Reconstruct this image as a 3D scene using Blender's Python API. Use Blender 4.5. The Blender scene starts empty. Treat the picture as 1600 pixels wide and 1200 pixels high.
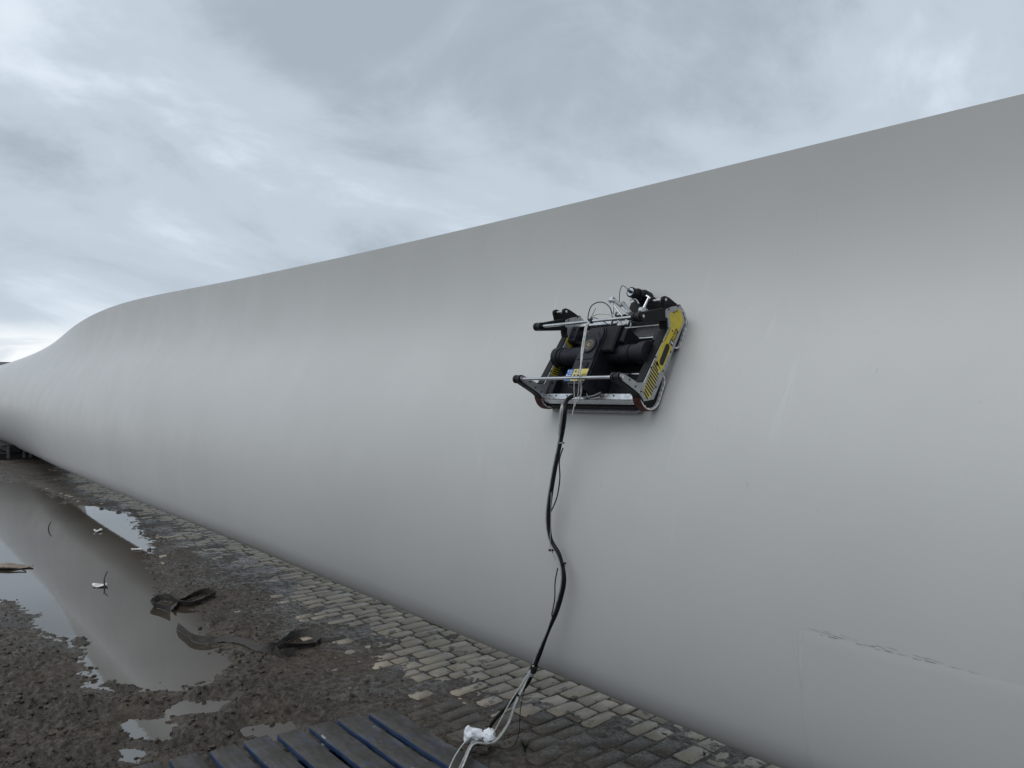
import bpy, math, random
import numpy as np
from mathutils import Vector, Matrix
random.seed(7); R = math.radians
scn = bpy.context.scene
col = scn.collection

# ------------------------------------------------------------------ camera, sky, sun, exposure
cam_d = bpy.data.cameras.new('camera'); cam = bpy.data.objects.new('camera', cam_d); col.objects.link(cam)
cam_d.sensor_width = 36; cam_d.lens = 26.1; cam_d.shift_y = 15 / 1600
cam_d.clip_start = 0.05; cam_d.clip_end = 2000
PHI = math.atan(985 / 1160)
cam.location = (0, 0, 1.6); cam.rotation_euler = (R(90), 0, R(90) - PHI)
scn.camera = cam
scn.view_settings.view_transform = 'Standard'; scn.view_settings.look = 'None'
scn.view_settings.exposure = 0.0; scn.view_settings.gamma = 1

SUN_EL, SUN_AZ = R(60), R(195)     # azimuth measured from +Y towards +X: behind the camera, high overcast glow
wd = bpy.data.worlds.new('World'); scn.world = wd; wd.use_nodes = True
wt = wd.node_tree; wt.nodes.clear()
def wn(t, **k):
    n = wt.nodes.new(t)
    for a, b in k.items(): setattr(n, a, b)
    return n
wl = wt.links.new
def wmath(op, a, b=None, clamp=False):
    n = wn('ShaderNodeMath', operation=op, use_clamp=clamp)
    for i, v in enumerate((a, b)):
        if v is None: continue
        if isinstance(v, (int, float)): n.inputs[i].default_value = v
        else: wl(v, n.inputs[i])
    return n.outputs[0]
tc = wn('ShaderNodeTexCoord'); sep = wn('ShaderNodeSeparateXYZ'); wl(tc.outputs['Generated'], sep.inputs[0])
zc = wmath('MAXIMUM', sep.outputs[2], 0.0); den = wmath('ADD', zc, 0.40)
uu = wmath('DIVIDE', sep.outputs[0], den); vv = wmath('DIVIDE', sep.outputs[1], den)
cmb = wn('ShaderNodeCombineXYZ'); wl(uu, cmb.inputs[0]); wl(vv, cmb.inputs[1])
mp = wn('ShaderNodeMapping'); wl(cmb.outputs[0], mp.inputs[0])
mp.inputs['Rotation'].default_value = (0, 0, R(-30)); mp.inputs['Scale'].default_value = (1.9, 1.35, 1); mp.inputs['Location'].default_value = (3.1, 1.7, 0)
n1 = wn('ShaderNodeTexNoise'); wl(mp.outputs[0], n1.inputs['Vector'])
n1.inputs['Scale'].default_value = 1.15; n1.inputs['Detail'].default_value = 9; n1.inputs['Roughness'].default_value = .57; n1.inputs['Distortion'].default_value = .45
n2 = wn('ShaderNodeTexNoise'); wl(mp.outputs[0], n2.inputs['Vector'])
n2.inputs['Scale'].default_value = .42; n2.inputs['Detail'].default_value = 3; n2.inputs['Roughness'].default_value = .5
nm = wmath('ADD', wmath('MULTIPLY', n1.outputs[0], .68), wmath('MULTIPLY', n2.outputs[0], .32))
rp = wn('ShaderNodeValToRGB'); wl(nm, rp.inputs[0])
rp.color_ramp.interpolation = 'EASE'
e = rp.color_ramp.elements; e[0].position = .375; e[0].color = (.405, .477, .545, 1); e[1].position = .625; e[1].color = (.78, .865, .955, 1)
m_ = e.new(.5); m_.color = (.565, .645, .73, 1)
# thin bright break in the cloud along the horizon, with a low grey bank in it
n3 = wn('ShaderNodeTexNoise'); mp3 = wn('ShaderNodeMapping'); wl(tc.outputs['Generated'], mp3.inputs[0])
mp3.inputs['Scale'].default_value = (3.5, 3.5, 26); wl(mp3.outputs[0], n3.inputs['Vector'])
n3.inputs['Scale'].default_value = 1.6; n3.inputs['Detail'].default_value = 6; n3.inputs['Distortion'].default_value = .5
hz = wn('ShaderNodeMapRange', interpolation_type='SMOOTHSTEP'); wl(sep.outputs[2], hz.inputs[0])
hz.inputs[1].default_value = .088; hz.inputs[2].default_value = .055; hz.inputs[3].default_value = 0; hz.inputs[4].default_value = 1
bk = wn('ShaderNodeMapRange', interpolation_type='SMOOTHSTEP'); wl(n3.outputs[0], bk.inputs[0])
bk.inputs[1].default_value = .50; bk.inputs[2].default_value = .62; bk.inputs[3].default_value = 1; bk.inputs[4].default_value = .5
hf = wmath('MULTIPLY', hz.outputs[0], bk.outputs[0], True)
mixc = wn('ShaderNodeMix', data_type='RGBA'); wl(hf, mixc.inputs[0]); wl(rp.outputs[0], mixc.inputs[6]); mixc.inputs[7].default_value = (1.0, 1.03, 1.05, 1)
sky = wn('ShaderNodeTexSky', sky_type='NISHITA'); sky.sun_disc = False; sky.sun_elevation = SUN_EL; sky.sun_rotation = SUN_AZ
bg1 = wn('ShaderNodeBackground'); wl(sky.outputs[0], bg1.inputs[0]); bg1.inputs[1].default_value = .07
bg2 = wn('ShaderNodeBackground'); wl(mixc.outputs[2], bg2.inputs[0]); bg2.inputs[1].default_value = 1.0
ms = wn('ShaderNodeMixShader'); ms.inputs[0].default_value = .95
wl(bg1.outputs[0], ms.inputs[1]); wl(bg2.outputs[0], ms.inputs[2])
wo = wn('ShaderNodeOutputWorld'); wl(ms.outputs[0], wo.inputs[0])

sl = bpy.data.lights.new('sun', 'SUN'); sl.energy = 1.0; sl.angle = R(50); sl.color = (1, .97, .93)
so = bpy.data.objects.new('sun', sl); col.objects.link(so); so.location = (0, -20, 40)
sd = Vector((math.sin(SUN_AZ) * math.cos(SUN_EL), math.cos(SUN_AZ) * math.cos(SUN_EL), math.sin(SUN_EL)))
so.rotation_euler = (-sd).to_track_quat('-Z', 'Y').to_euler()

# ------------------------------------------------------------------ materials
MATS = {}
def nodes(name):
    m = bpy.data.materials.new(name); m.use_nodes = True
    nt = m.node_tree; b = nt.nodes['Principled BSDF']
    MATS[name] = m
    return m, nt, b
def noise(nt, scale, detail=4, rough=.55, vec=None, dist=0):
    n = nt.nodes.new('ShaderNodeTexNoise'); n.inputs['Scale'].default_value = scale
    n.inputs['Detail'].default_value = detail; n.inputs['Roughness'].default_value = rough; n.inputs['Distortion'].default_value = dist
    if vec is not None: nt.links.new(vec, n.inputs['Vector'])
    return n.outputs[0]
def coord(nt, scale=(1, 1, 1), rot=(0, 0, 0), kind='Object'):
    t = nt.nodes.new('ShaderNodeTexCoord'); m = nt.nodes.new('ShaderNodeMapping')
    m.inputs['Scale'].default_value = scale; m.inputs['Rotation'].default_value = rot
    nt.links.new(t.outputs[kind], m.inputs[0]); return m.outputs[0]
def wpos(nt, scale=(1, 1, 1)):
    g = nt.nodes.new('ShaderNodeNewGeometry'); m = nt.nodes.new('ShaderNodeMapping'); m.inputs['Scale'].default_value = scale
    nt.links.new(g.outputs['Position'], m.inputs[0]); return m.outputs[0]
def rng(nt, v, a, b, c, d, smooth=True):
    n = nt.nodes.new('ShaderNodeMapRange'); n.interpolation_type = 'SMOOTHSTEP' if smooth else 'LINEAR'
    nt.links.new(v, n.inputs[0])
    for i, x in enumerate((a, b, c, d)): n.inputs[i + 1].default_value = x
    return n.outputs[0]
def mix(nt, f, a, b):
    n = nt.nodes.new('ShaderNodeMix'); n.data_type = 'RGBA'
    for i, x in ((0, f), (6, a), (7, b)):
        if isinstance(x, (int, float)): n.inputs[i].default_value = x
        elif isinstance(x, tuple): n.inputs[i].default_value = (*x, 1)
        else: nt.links.new(x, n.inputs[i])
    return n.outputs[2]
def mth(nt, op, a, b=0.0):
    n = nt.nodes.new('ShaderNodeMath'); n.operation = op
    for i, x in enumerate((a, b)):
        if isinstance(x, (int, float)): n.inputs[i].default_value = x
        else: nt.links.new(x, n.inputs[i])
    return n.outputs[0]
def bump(nt, b, h, strength, dist):
    n = nt.nodes.new('ShaderNodeBump'); n.inputs['Strength'].default_value = strength; n.inputs['Distance'].default_value = dist
    nt.links.new(h, n.inputs['Height']); nt.links.new(n.outputs[0], b.inputs['Normal'])
def simple(name, c, rough=.5, metal=0.0, var=.15, vs=30, bmp=.0, spec=.5):
    m, nt, b = nodes(name); v = coord(nt)
    f = noise(nt, vs, 5, .6, v)
    c2 = tuple(max(0, x * (1 - var * 1.6)) for x in c); c1 = tuple(min(1, x * (1 + var)) for x in c)
    nt.links.new(mix(nt, rng(nt, f, .3, .7, 0, 1), c2, c1), b.inputs['Base Color'])
    nt.links.new(rng(nt, f, .3, .7, max(.03, rough - .1), min(1, rough + .1)), b.inputs['Roughness'])
    b.inputs['Metallic'].default_value = metal; b.inputs['Specular IOR Level'].default_value = spec
    if bmp: bump(nt, b, f, bmp, .002)
    return m

# blade gelcoat: off-white, faint run-off streaks, grime and scuffs
m, nt, b = nodes('gelcoat')
v = wpos(nt, (1, 1, 1)); vs_ = wpos(nt, (9, 9, .55)); vsc = wpos(nt, (55, 55, 5)); vl = wpos(nt, (.5, .5, .5))
c = mix(nt, rng(nt, noise(nt, 1.2, 4, .55, v), .3, .7, 0, 1), (.505, .503, .490), (.530, .528, .515))
c = mix(nt, rng(nt, noise(nt, 1, 5, .6, vs_), .56, .80, 0, .04), c, (.34, .33, .30))
c = mix(nt, rng(nt, noise(nt, 2.2, 5, .65, wpos(nt, (2.2, 2.2, .9))), .58, .8, 0, .12), c, (.42, .41, .385))
c = mix(nt, rng(nt, noise(nt, 1, 2, .5, vsc), .75, .80, 0, .25), c, (.22, .22, .22))
c = mix(nt, rng(nt, noise(nt, 30, 3, .5, v), .765, .80, 0, .5), c, (.2, .2, .19))
# pale rub marks left by the crawler's tracks and straps
gp = nt.nodes.new('ShaderNodeNewGeometry'); sp_ = nt.nodes.new('ShaderNodeSeparateXYZ'); nt.links.new(gp.outputs['Position'], sp_.inputs[0])
mx = mth(nt, 'MULTIPLY', rng(nt, sp_.outputs[0], -3.6, -2.5, 0, 1), rng(nt, sp_.outputs[0], -1.5, -.9, 1, 0))
mz = mth(nt, 'MULTIPLY', rng(nt, sp_.outputs[2], .95, 1.3, 0, 1), rng(nt, sp_.outputs[2], 2.0, 2.3, 1, 0))
rub = nt.nodes.new('ShaderNodeMapping'); nt.links.new(gp.outputs['Position'], rub.inputs[0]); rub.inputs['Rotation'].default_value = (0, R(14), 0); rub.inputs['Scale'].default_value = (26, 6, 2.2)
c = mix(nt, mth(nt, 'MULTIPLY', mth(nt, 'MULTIPLY', mx, mz), rng(nt, noise(nt, 1, 4, .6, rub.outputs[0]), .58, .78, 0, .28)), c, (.66, .66, .65))
nt.links.new(c, b.inputs['Base Color'])
nt.links.new(rng(nt, noise(nt, 3, 5, .6, v), .3, .7, .40, .5), b.inputs['Roughness'])
b.inputs['Specular IOR Level'].default_value = .45
bump(nt, b, noise(nt, 2.2, 2, .5, v), .02, .01)

# dirt line on the leading edge patch rim
simple('patch_dirt', (.33, .325, .31), .7, 0, .5, 40)
simple('edge_filler', (.55, .55, .54), .4, 0, .05, 8)

# mud
m, nt, b = nodes('mud'); v = wpos(nt)
f1 = noise(nt, 2.1, 5, .6, v); f2 = noise(nt, 24, 7, .75, v); f3 = noise(nt, 75, 5, .75, v)
c = mix(nt, rng(nt, f1, .35, .65, 0, 1), (.046, .036, .026), (.092, .074, .056))
c = mix(nt, rng(nt, f2, .38, .62, 0, .8), c, (.022, .016, .011))
c = mix(nt, rng(nt, f3, .57, .68, 0, .65), c, (.17, .142, .108))
nt.links.new(c, b.inputs['Base Color'])
nt.links.new(rng(nt, mth(nt, 'ADD', mth(nt, 'MULTIPLY', f1, .5), mth(nt, 'MULTIPLY', f2, .5)), .42, .56, .27, .74), b.inputs['Roughness'])
b.inputs['Specular IOR Level'].default_value = .38
bump(nt, b, mth(nt, 'ADD', f2, mth(nt, 'MULTIPLY', f3, .5)), .9, .012)

# turbid puddle water
m, nt, b = nodes('muddy_water'); v = wpos(nt)
nt.links.new(mix(nt, rng(nt, noise(nt, .8, 3, .5, v), .35, .65, 0, 1), (.040, .031, .021), (.058, .046, .032)), b.inputs['Base Color'])
b.inputs['Roughness'].default_value = .03; b.inputs['IOR'].default_value = 2.4
bump(nt, b, noise(nt, 14, 2, .5, wpos(nt, (1, .35, 1))), .07, .004)

# setts
m, nt, b = nodes('sett_stone'); v = wpos(nt)
oi = nt.nodes.new('ShaderNodeObjectInfo')
f1 = noise(nt, 5.5, 4, .6, v); f2 = noise(nt, 90, 5, .7, v); f3 = noise(nt, 9, 5, .65, v, .4)
c = mix(nt, oi.outputs['Random'], (.285, .243, .185), (.40, .345, .268))
c = mix(nt, rng(nt, f1, .35, .65, 0, .55), c, (.215, .192, .16))
c = mix(nt, rng(nt, f2, .45, .75, 0, .4), c, (.14, .125, .105))
c = mix(nt, rng(nt, f3, .56, .62, 0, .85), c, (.066, .055, .045))
nt.links.new(c, b.inputs['Base Color']); nt.links.new(rng(nt, f3, .45, .62, .8, .45), b.inputs['Roughness'])
bump(nt, b, f2, .5, .004)

m, nt, b = nodes('sett_wet'); v = wpos(nt)
oi = nt.nodes.new('ShaderNodeObjectInfo'); f2 = noise(nt, 70, 5, .7, v); f3 = noise(nt, 7, 5, .65, v, .4)
c = mix(nt, oi.outputs['Random'], (.062, .051, .039), (.094, .079, .061))
c = mix(nt, rng(nt, f3, .45, .62, 0, .7), c, (.036, .030, .024))
c = mix(nt, rng(nt, f3, .70, .74, 0, .8), c, (.24, .215, .18))
c = mix(nt, rng(nt, f2, .4, .7, 0, .5), c, (.022, .019, .016))
nt.links.new(c, b.inputs['Base Color']); nt.links.new(rng(nt, f2, .35, .65, .5, .85), b.inputs['Roughness'])
bump(nt, b, f2, .5, .004)
# far yard
m, nt, b = nodes('yard'); v = wpos(nt)
nt.links.new(mix(nt, rng(nt, noise(nt, .35, 6, .6, v), .4, .6, 0, 1), (.045, .040, .035), (.11, .10, .09)), b.inputs['Base Color'])
b.inputs['Roughness'].default_value = .7

# pallet: blue paint worn and caked with mud on top
m, nt, b = nodes('blue_pallet'); v = wpos(nt)
g = nt.nodes.new('ShaderNodeNewGeometry'); sx = nt.nodes.new('ShaderNodeSeparateXYZ'); nt.links.new(g.outputs['Normal'], sx.inputs[0])
f1 = noise(nt, 9, 6, .65, v); f2 = noise(nt, 60, 4, .6, wpos(nt, (.25, 1, 1)))
c = mix(nt, rng(nt, f2, .35, .65, 0, 1), (.007, .026, .080), (.014, .050, .14))
mudf = mth(nt, 'MULTIPLY', rng(nt, sx.outputs[2], .3, .8, .25, 1), rng(nt, f1, .50, .66, 1, .72))
c = mix(nt, mudf, c, mix(nt, rng(nt, f2, .35, .65, 0, 1), (.028, .025, .021), (.050, .045, .040)))
c = mix(nt, mth(nt, 'MULTIPLY', rng(nt, noise(nt, 13, 5, .6, v), .655, .69, 0, .8), rng(nt, sx.outputs[2], .3, .8, 0, 1)), c, (.26, .27, .25))
nt.links.new(c, b.inputs['Base Color']); nt.links.new(rng(nt, f1, .35, .65, .75, .4), b.inputs['Roughness'])
bump(nt, b, mth(nt, 'ADD', f1, f2), .5, .004)

simple('robot_black', (.008, .0085, .010), .5, 0, .25, 60, .1, .22)
simple('robot_dark', (.014, .0155, .022), .45, 0, .2, 50, .1, .3)
simple('robot_panel', (.038, .042, .050), .5, 0, .45, 35, .1)
simple('plate_grey', (.38, .39, .40), .42, .35, .1, 45)
simple('yellow_vinyl', (.64, .50, .05), .4, 0, .08, 40)
simple('label_blue', (.045, .14, .40), .4, 0, .08, 60)
simple('label_yellow', (.62, .52, .14), .4, 0, .08, 60)
simple('label_white', (.72, .72, .70), .5, 0, .05, 60)
simple('ink', (.010, .010, .010), .5, 0, .1, 60)
simple('aluminium', (.62, .63, .65), .28, 1, .06, 40)
simple('steel_rod', (.70, .70, .70), .20, 1, .05, 30)
simple('belt_red', (.085, .018, .015), .75, 0, .35, 60, .2)
simple('belt_white', (.72, .70, .69), .7, 0, .15, 120)
simple('rubber', (.012, .012, .013), .6, 0, .3, 80, .2)
simple('brass', (.30, .26, .17), .45, .8, .25, 120)
simple('hose_white', (.52, .52, .50), .45, 0, .15, 60)
simple('hose_grey', (.30, .31, .31), .5, 0, .15, 60)
simple('cable_black', (.008, .008, .009), .5, 0, .3, 90, .2, .25)
simple('tape_white', (.74, .76, .80), .45, 0, .08, 50)
simple('strap_web', (.040, .034, .029), .7, 0, .35, 60, .4)
simple('scrap_white', (.68, .68, .64), .6, 0, .1, 40)
simple('rag_tan', (.24, .185, .14), .75, 0, .3, 40, .3)
simple('twig_bark', (.020, .016, .013), .8, 0, .4, 80, .4)
simple('pebble', (.15, .14, .125), .6, 0, .3, 60, .3)
simple('weed_leaf', (.030, .034, .014), .6, 0, .4, 60)
simple('shed_wall', (.018, .019, .021), .7, 0, .2, 2)
simple('shed_trim', (.32, .33, .34), .6, 0, .1, 2)
simple('timber_dark', (.020, .017, .015), .8, 0, .4, 12, .3)
simple('post_pale', (.11, .11, .105), .6, 0, .2, 20)

# ------------------------------------------------------------------ mesh builder
class MB:
    def __init__(s): s.v = []; s.f = []
    def add(s, vs, fs):
        o = len(s.v); s.v += [tuple(x) for x in vs]; s.f += [tuple(i + o for i in f) for f in fs]; return s
    def box(s, x0, x1, y0, y1, z0, z1, bv=0.0):
        if bv <= 0:
            return s.add([(x0,y0,z0),(x1,y0,z0),(x1,y1,z0),(x0,y1,z0),(x0,y0,z1),(x1,y0,z1),(x1,y1,z1),(x0,y1,z1)],
                  [(0,3,2,1),(4,5,6,7),(0,1,5,4),(1,2,6,5),(2,3,7,6),(3,0,4,7)])
        # chamfered box: three nested rectangles
        a = [(x0+bv,y0+bv),(x1-bv,y0+bv),(x1-bv,y1-bv),(x0+bv,y1-bv)]; w = [(x0,y0),(x1,y0),(x1,y1),(x0,y1)]
        vs = [(*p, z0) for p in a] + [(*p, z0+bv) for p in w] + [(*p, z1-bv) for p in w] + [(*p, z1) for p in a]
        fs = [(3,2,1,0),(12,13,14,15)]
        for k in range(3):
            for i in range(4):
                j = (i+1) % 4; fs.append((4*k+i, 4*k+j, 4*k+4+j, 4*k+4+i))
        return s.add(vs, fs)
    def prism(s, poly, h0, h1, axis='x', bv=0.0):
        # poly in the two other axes; axis x: (y,z); axis z: (x,y)
        n = len(poly)
        ar = sum(poly[i][0]*poly[(i+1)%n][1]-poly[(i+1)%n][0]*poly[i][1] for i in range(n))
        if ar < 0: poly = poly[::-1]
        mk = (lambda p, h: (h, p[0], p[1])) if axis == 'x' else ((lambda p, h: (p[0], p[1], h)) if axis == 'z' else (lambda p, h: (p[1], h, p[0])))
        vs = [mk(p, h0) for p in poly] + [mk(p, h1) for p in poly]
        fs = [tuple(range(n-1,-1,-1)), tuple(range(n, 2*n))] + [(i,(i+1)%n,n+(i+1)%n,n+i) for i in range(n)]
        return s.add(vs, fs)
    def cyl(s, a, b, r0, r1=None, n=14, caps=True):
        r1 = r0 if r1 is None else r1
        a, b = Vector(a), Vector(b); d = (b-a).normalized()
        u = d.orthogonal().normalized(); w = d.cross(u)
        vs = []
        for P, r in ((a, r0), (b, r1)):
            for i in range(n):
                t = 2*math.pi*i/n; vs.append(P + (u*math.cos(t) + w*math.sin(t))*r)
        fs = [(i,(i+1)%n,n+(i+1)%n,n+i) for i in range(n)]
        if caps: fs += [tuple(range(n-1,-1,-1)), tuple(range(n,2*n))]
        return s.add(vs, fs)
    def tube(s, pts, r, n=8, sub=6, rfun=None):
        P = catmull(pts, sub)
        vs, fs = [], []; u = None
        for k, p in enumerate(P):
            d = (P[min(k+1, len(P)-1)] - P[max(k-1, 0)]).normalized()
            u = d.orthogonal().normalized() if u is None else (u - d*u.dot(d)).normalized()
            w = d.cross(u); rr = r if rfun is None else r*rfun(k/(len(P)-1))
            for i in range(n):
                t = 2*math.pi*i/n; vs.append(p + (u*math.cos(t) + w*math.sin(t))*rr)
        for k in range(len(P)-1):
            for i in range(n):
                j = (i+1) % n; fs.append((k*n+i, k*n+j, k*n+n+j, k*n+n+i))
        fs += [tuple(range(n-1,-1,-1)), tuple(range((len(P)-1)*n, len(P)*n))]
        return s.add(vs, fs)
    def mesh(s, name, mat, ang=35):
        me = bpy.data.meshes.new(name); me.from_pydata(s.v, [], s.f); me.update()
        if mat: me.materials.append(MATS[mat])
        if ang:
            me.shade_smooth(); me.set_sharp_from_angle(angle=R(ang))
        return me
    def build(s, name, mat, parent=None, ang=35, label=None):
        return mkobj(name, s.mesh(name, mat, ang), parent, label)
def mkobj(name, data, parent=None, label=None):
    o = bpy.data.objects.new(name, data); col.objects.link(o)
    if parent: o.parent = parent
    if label: o['label'] = label
    return o
def catmull(pts, sub):
    P = [Vector(p) for p in pts]; out = []
    for i in range(len(P)-1):
        p0, p1, p2, p3 = P[max(i-1,0)], P[i], P[i+1], P[min(i+2,len(P)-1)]
        for k in range(sub):
            t = k/sub
            out.append(.5*((2*p1)+(p2-p0)*t+(2*p0-5*p1+4*p2-p3)*t*t+(3*p1-p0-3*p2+p3)*t**3))
    out.append(P[-1]); return out
def tag(o, label, cat, group=None):
    o['label'] = label; o['category'] = cat
    if group: o['group'] = group
    return o
def empty(name, loc=(0,0,0)):
    o = bpy.data.objects.new(name, None); col.objects.link(o); o.location = loc; o.empty_display_size = .2; return o

# ------------------------------------------------------------------ numpy noise
def _h(ix, iy, seed):
    n = (ix.astype(np.int64)*374761393 + iy.astype(np.int64)*668265263 + seed*974634233) & 0xffffffff
    n = ((n ^ (n >> 13))*1274126177) & 0xffffffff
    n = ((n ^ (n >> 16))*2246822519) & 0xffffffff
    return ((n ^ (n >> 15)) & 0xffffff)/float(0xffffff)
def vnoise(x, y, seed):
    ix, iy = np.floor(x), np.floor(y); fx, fy = x-ix, y-iy
    fx = fx*fx*fx*(fx*(fx*6-15)+10); fy = fy*fy*fy*(fy*(fy*6-15)+10)
    a, b_ = _h(ix, iy, seed), _h(ix+1, iy, seed); c_, d_ = _h(ix, iy+1, seed), _h(ix+1, iy+1, seed)
    return (a*(1-fx)+b_*fx)*(1-fy)+(c_*(1-fx)+d_*fx)*fy
def fbm(x, y, f, octv, seed, gain=.5):
    o = np.zeros_like(x); amp = 1; tot = 0
    for k in range(octv):
        ca, sa = math.cos(.6*k), math.sin(.6*k)
        o += amp*(vnoise((x*ca-y*sa)*f, (x*sa+y*ca)*f, seed+k)-.5); tot += amp; amp *= gain; f *= 2.03
    return o/tot*2      # about -1..1
def sstep(a, b_, x):
    t = np.clip((x-a)/(b_-a), 0, 1); return t*t*(3-2*t)
def polysdf(X, Y, poly):     # positive inside
    d = np.full(X.shape, 1e9); ins = np.zeros(X.shape, bool); n = len(poly)
    for i in range(n):
        ax, ay = poly[i]; bx, by = poly[(i+1) % n]
        ex, ey = bx-ax, by-ay
        t = np.clip(((X-ax)*ex+(Y-ay)*ey)/(ex*ex+ey*ey), 0, 1)
        d = np.minimum(d, np.hypot(X-ax-t*ex, Y-ay-t*ey))
        cr = ((ay > Y) != (by > Y)) & (X < (bx-ax)*(Y-ay)/((by-ay) if by != ay else 1e-9)+ax)
        ins ^= cr
    return np.where(ins, d, -d)

# ------------------------------------------------------------------ sett layout (needed by the mud surface too)
rs = np.random.RandomState(11)
rows = []         # (x_lo, x_hi, [y joints])
x = -1.05
while x > -19:
    w = .099 + rs.uniform(-.014, .016)
    ys = [1.0 + rs.uniform(-.15, .15)]
    while ys[-1] < 4.0: ys.append(ys[-1] + rs.uniform(.135, .245))
    rows.append((x-w, x, np.array(ys))); x -= w
def joint_dist(X, Y):
    d = np.full(X.shape, .2)
    Yw = Y
    for lo, hi, ys in rows:
        msk = (X > lo) & (X <= hi)
        if not msk.any(): continue
        xx = X[msk]; dd = np.minimum(xx-lo, hi-xx)
        j = np.clip(np.searchsorted(ys, Y[msk]), 1, len(ys)-1)
        dy = np.minimum(np.abs(Y[msk]-ys[j-1]), np.abs(Y[msk]-ys[j]))
        d[msk] = np.minimum(dd, dy)
    return d

# ------------------------------------------------------------------ muddy ground surface
PUD = [(-16.37,1.65),(-16.07,2.0),(-13.44,2.10),(-12.32,2.16),(-12.07,2.36),(-11.0,2.54),(-9.57,2.38),(-8.14,2.12),(-7.55,1.93),(-6.73,1.80),(-6.14,1.73),(-5.77,1.77),(-5.42,1.81),(-4.94,1.63),(-4.47,1.65),(-4.32,1.5),(-4.27,1.41),(-4.25,1.23),(-4.38,1.14),(-4.40,1.0),(-4.55,.93),(-4.96,.90),(-5.53,.935),(-5.9,.81),(-6.35,.83),(-6.9,.69),(-8.5,.2),(-11,-.2),(-15,.1),(-18,.7)]
SUB = [[(-4.07,.94),(-3.93,1.11),(-3.71,1.05),(-3.81,.88)], [(-4.12,1.18),(-3.92,1.36),(-3.81,1.29),(-3.96,1.13)],
       [(-3.72,.80),(-3.66,.90),(-3.56,.86),(-3.63,.78)], [(-3.59,1.34),(-3.49,1.52),(-3.32,1.48),(-3.36,1.40)]]
ZW = -.020
MS = np.array([1.0,1.9,2.26,2.65,2.96,3.14,3.78,4.67,6.24,7.46,11,13.6,17,22.5,40])
MP = np.array([2.72,2.70,2.68,2.62,2.36,2.2,2.145,2.36,2.50,2.44,2.52,2.45,2.78,3.08,3.6])
def ground_z(X, Y):
    s = -X
    wx = X + .10*fbm(X, Y, 2.2, 4, 3); wy = Y + .09*fbm(X, Y, 2.6, 4, 9)
    pm = np.interp(s, MS, MP)
    mm = pm - Y + .16*fbm(X, Y, 1.6, 4, 21) + .05*fbm(X, Y, 9, 3, 25)
    t = sstep(-.50, .46, mm)
    jd = joint_dist(X + .012*fbm(X, Y, 9, 3, 33), Y + .012*fbm(X, Y, 9, 3, 35))
    # joints between the setts filled to just under their tops, patches of thicker mud
    z0 = -.0075 + .0025*sstep(4, 8, s) + .014*fbm(X, Y, 4.5, 5, 41, .6) + .003*fbm(X, Y, 40, 3, 43)
    film = sstep(-.12, .1, mm)*(1-sstep(3.0, 3.5, s))
    zf = -.0035 + .010*fbm(X, Y, 5, 4, 45) + .003*fbm(X, Y, 30, 3, 47)
    rough = sstep(.25, .7, mm)*(1-.75*sstep(4.4, 6.5, s)) * (1-.4*sstep(5, 9, s))
    rid = 1-np.abs(fbm(X, Y, 3.4, 5, 51, .55))*2
    z1 = .011 + .009*fbm(X, Y, 4, 4, 61) + .004*fbm(X, Y, 26, 4, 63, .6)
    cr = np.abs(fbm(X*1.6, Y, 5, 4, 67)); z1 -= .006*np.exp(-(cr/.03)**2)
    lump = fbm(X, Y, 7, 5, 71, .62); fine = fbm(X, Y, 30, 5, 75, .72); pit = np.abs(fbm(X, Y, 16, 4, 77, .6))
    z1 += rough*(.026*lump + .021*fine + .010*(rid-.6) - .016*np.exp(-(pit/.10)**2) + .006)
    z = z0*(1-t) + z1*t
    z = np.where(film > .02, z*(1-film)+zf*film, z)
    z = np.maximum(z, ZW+.004)
    sd = polysdf(wx, wy, PUD)
    shore = ZW + .030*np.clip(-sd/.28, 0, 1) - .06*sstep(0, .35, sd) + (.007*fbm(X, Y, 8, 4, 81)+.010*fbm(X, Y, 30, 4, 83, .65))*sstep(-.3, 0, sd)*(1-sstep(.05, .3, sd))
    k = sstep(-.22, -.02, sd); z = z*(1-k)+shore*k
    # small lumps standing out of the shallow water
    z += np.where(sd > .02, .075*np.clip(fbm(X, Y, 6, 4, 91, .6)-.42+.25*np.exp(-sd/.08)-.22*sstep(.1, .5, sd), 0, 1), 0)
    for q in SUB:
        d2 = polysdf(X + .06*fbm(X, Y, 6, 4, 95), Y + .06*fbm(X, Y, 6, 4, 97), q)
        k2 = sstep(-.10, -.0, d2); z = z*(1-k2) + (ZW - .03*sstep(-.02, .06, d2) + .008*fbm(X, Y, 30, 3, 99))*k2
    return z
ss = [1.0]
while ss[-1] < 32: ss.append(ss[-1] + max(.006, .0030*ss[-1]))
ss = np.array(ss)
yy = np.concatenate([np.arange(-2.2, .3, .03), np.arange(.3, 3.25, .009), np.arange(3.25, 6.5, .04)])
GX, GY = np.meshgrid(-ss, yy, indexing='ij')
GZ = ground_z(GX.ravel(), GY.ravel()).reshape(GX.shape)
def grid_mesh(name, X, Y, Z, mat):
    a, b_ = X.shape
    me = bpy.data.meshes.new(name); nv = a*b_
    co = np.stack([X, Y, Z], -1).reshape(-1, 3).astype(np.float32)
    idx = np.arange(nv).reshape(a, b_)
    q = np.stack([idx[:-1,:-1], idx[:-1,1:], idx[1:,1:], idx[1:,:-1]], -1).reshape(-1, 4)[:, ::1]
    nf = len(q); me.vertices.add(nv); me.vertices.foreach_set('co', co.ravel())
    me.loops.add(nf*4); me.loops.foreach_set('vertex_index', q.ravel().astype(np.int32))
    me.polygons.add(nf); me.polygons.foreach_set('loop_start', np.arange(0, nf*4, 4, dtype=np.int32))
    me.update(calc_edges=True); me.validate()
    me.shade_smooth(); me.materials.append(MATS[mat]); return me
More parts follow.
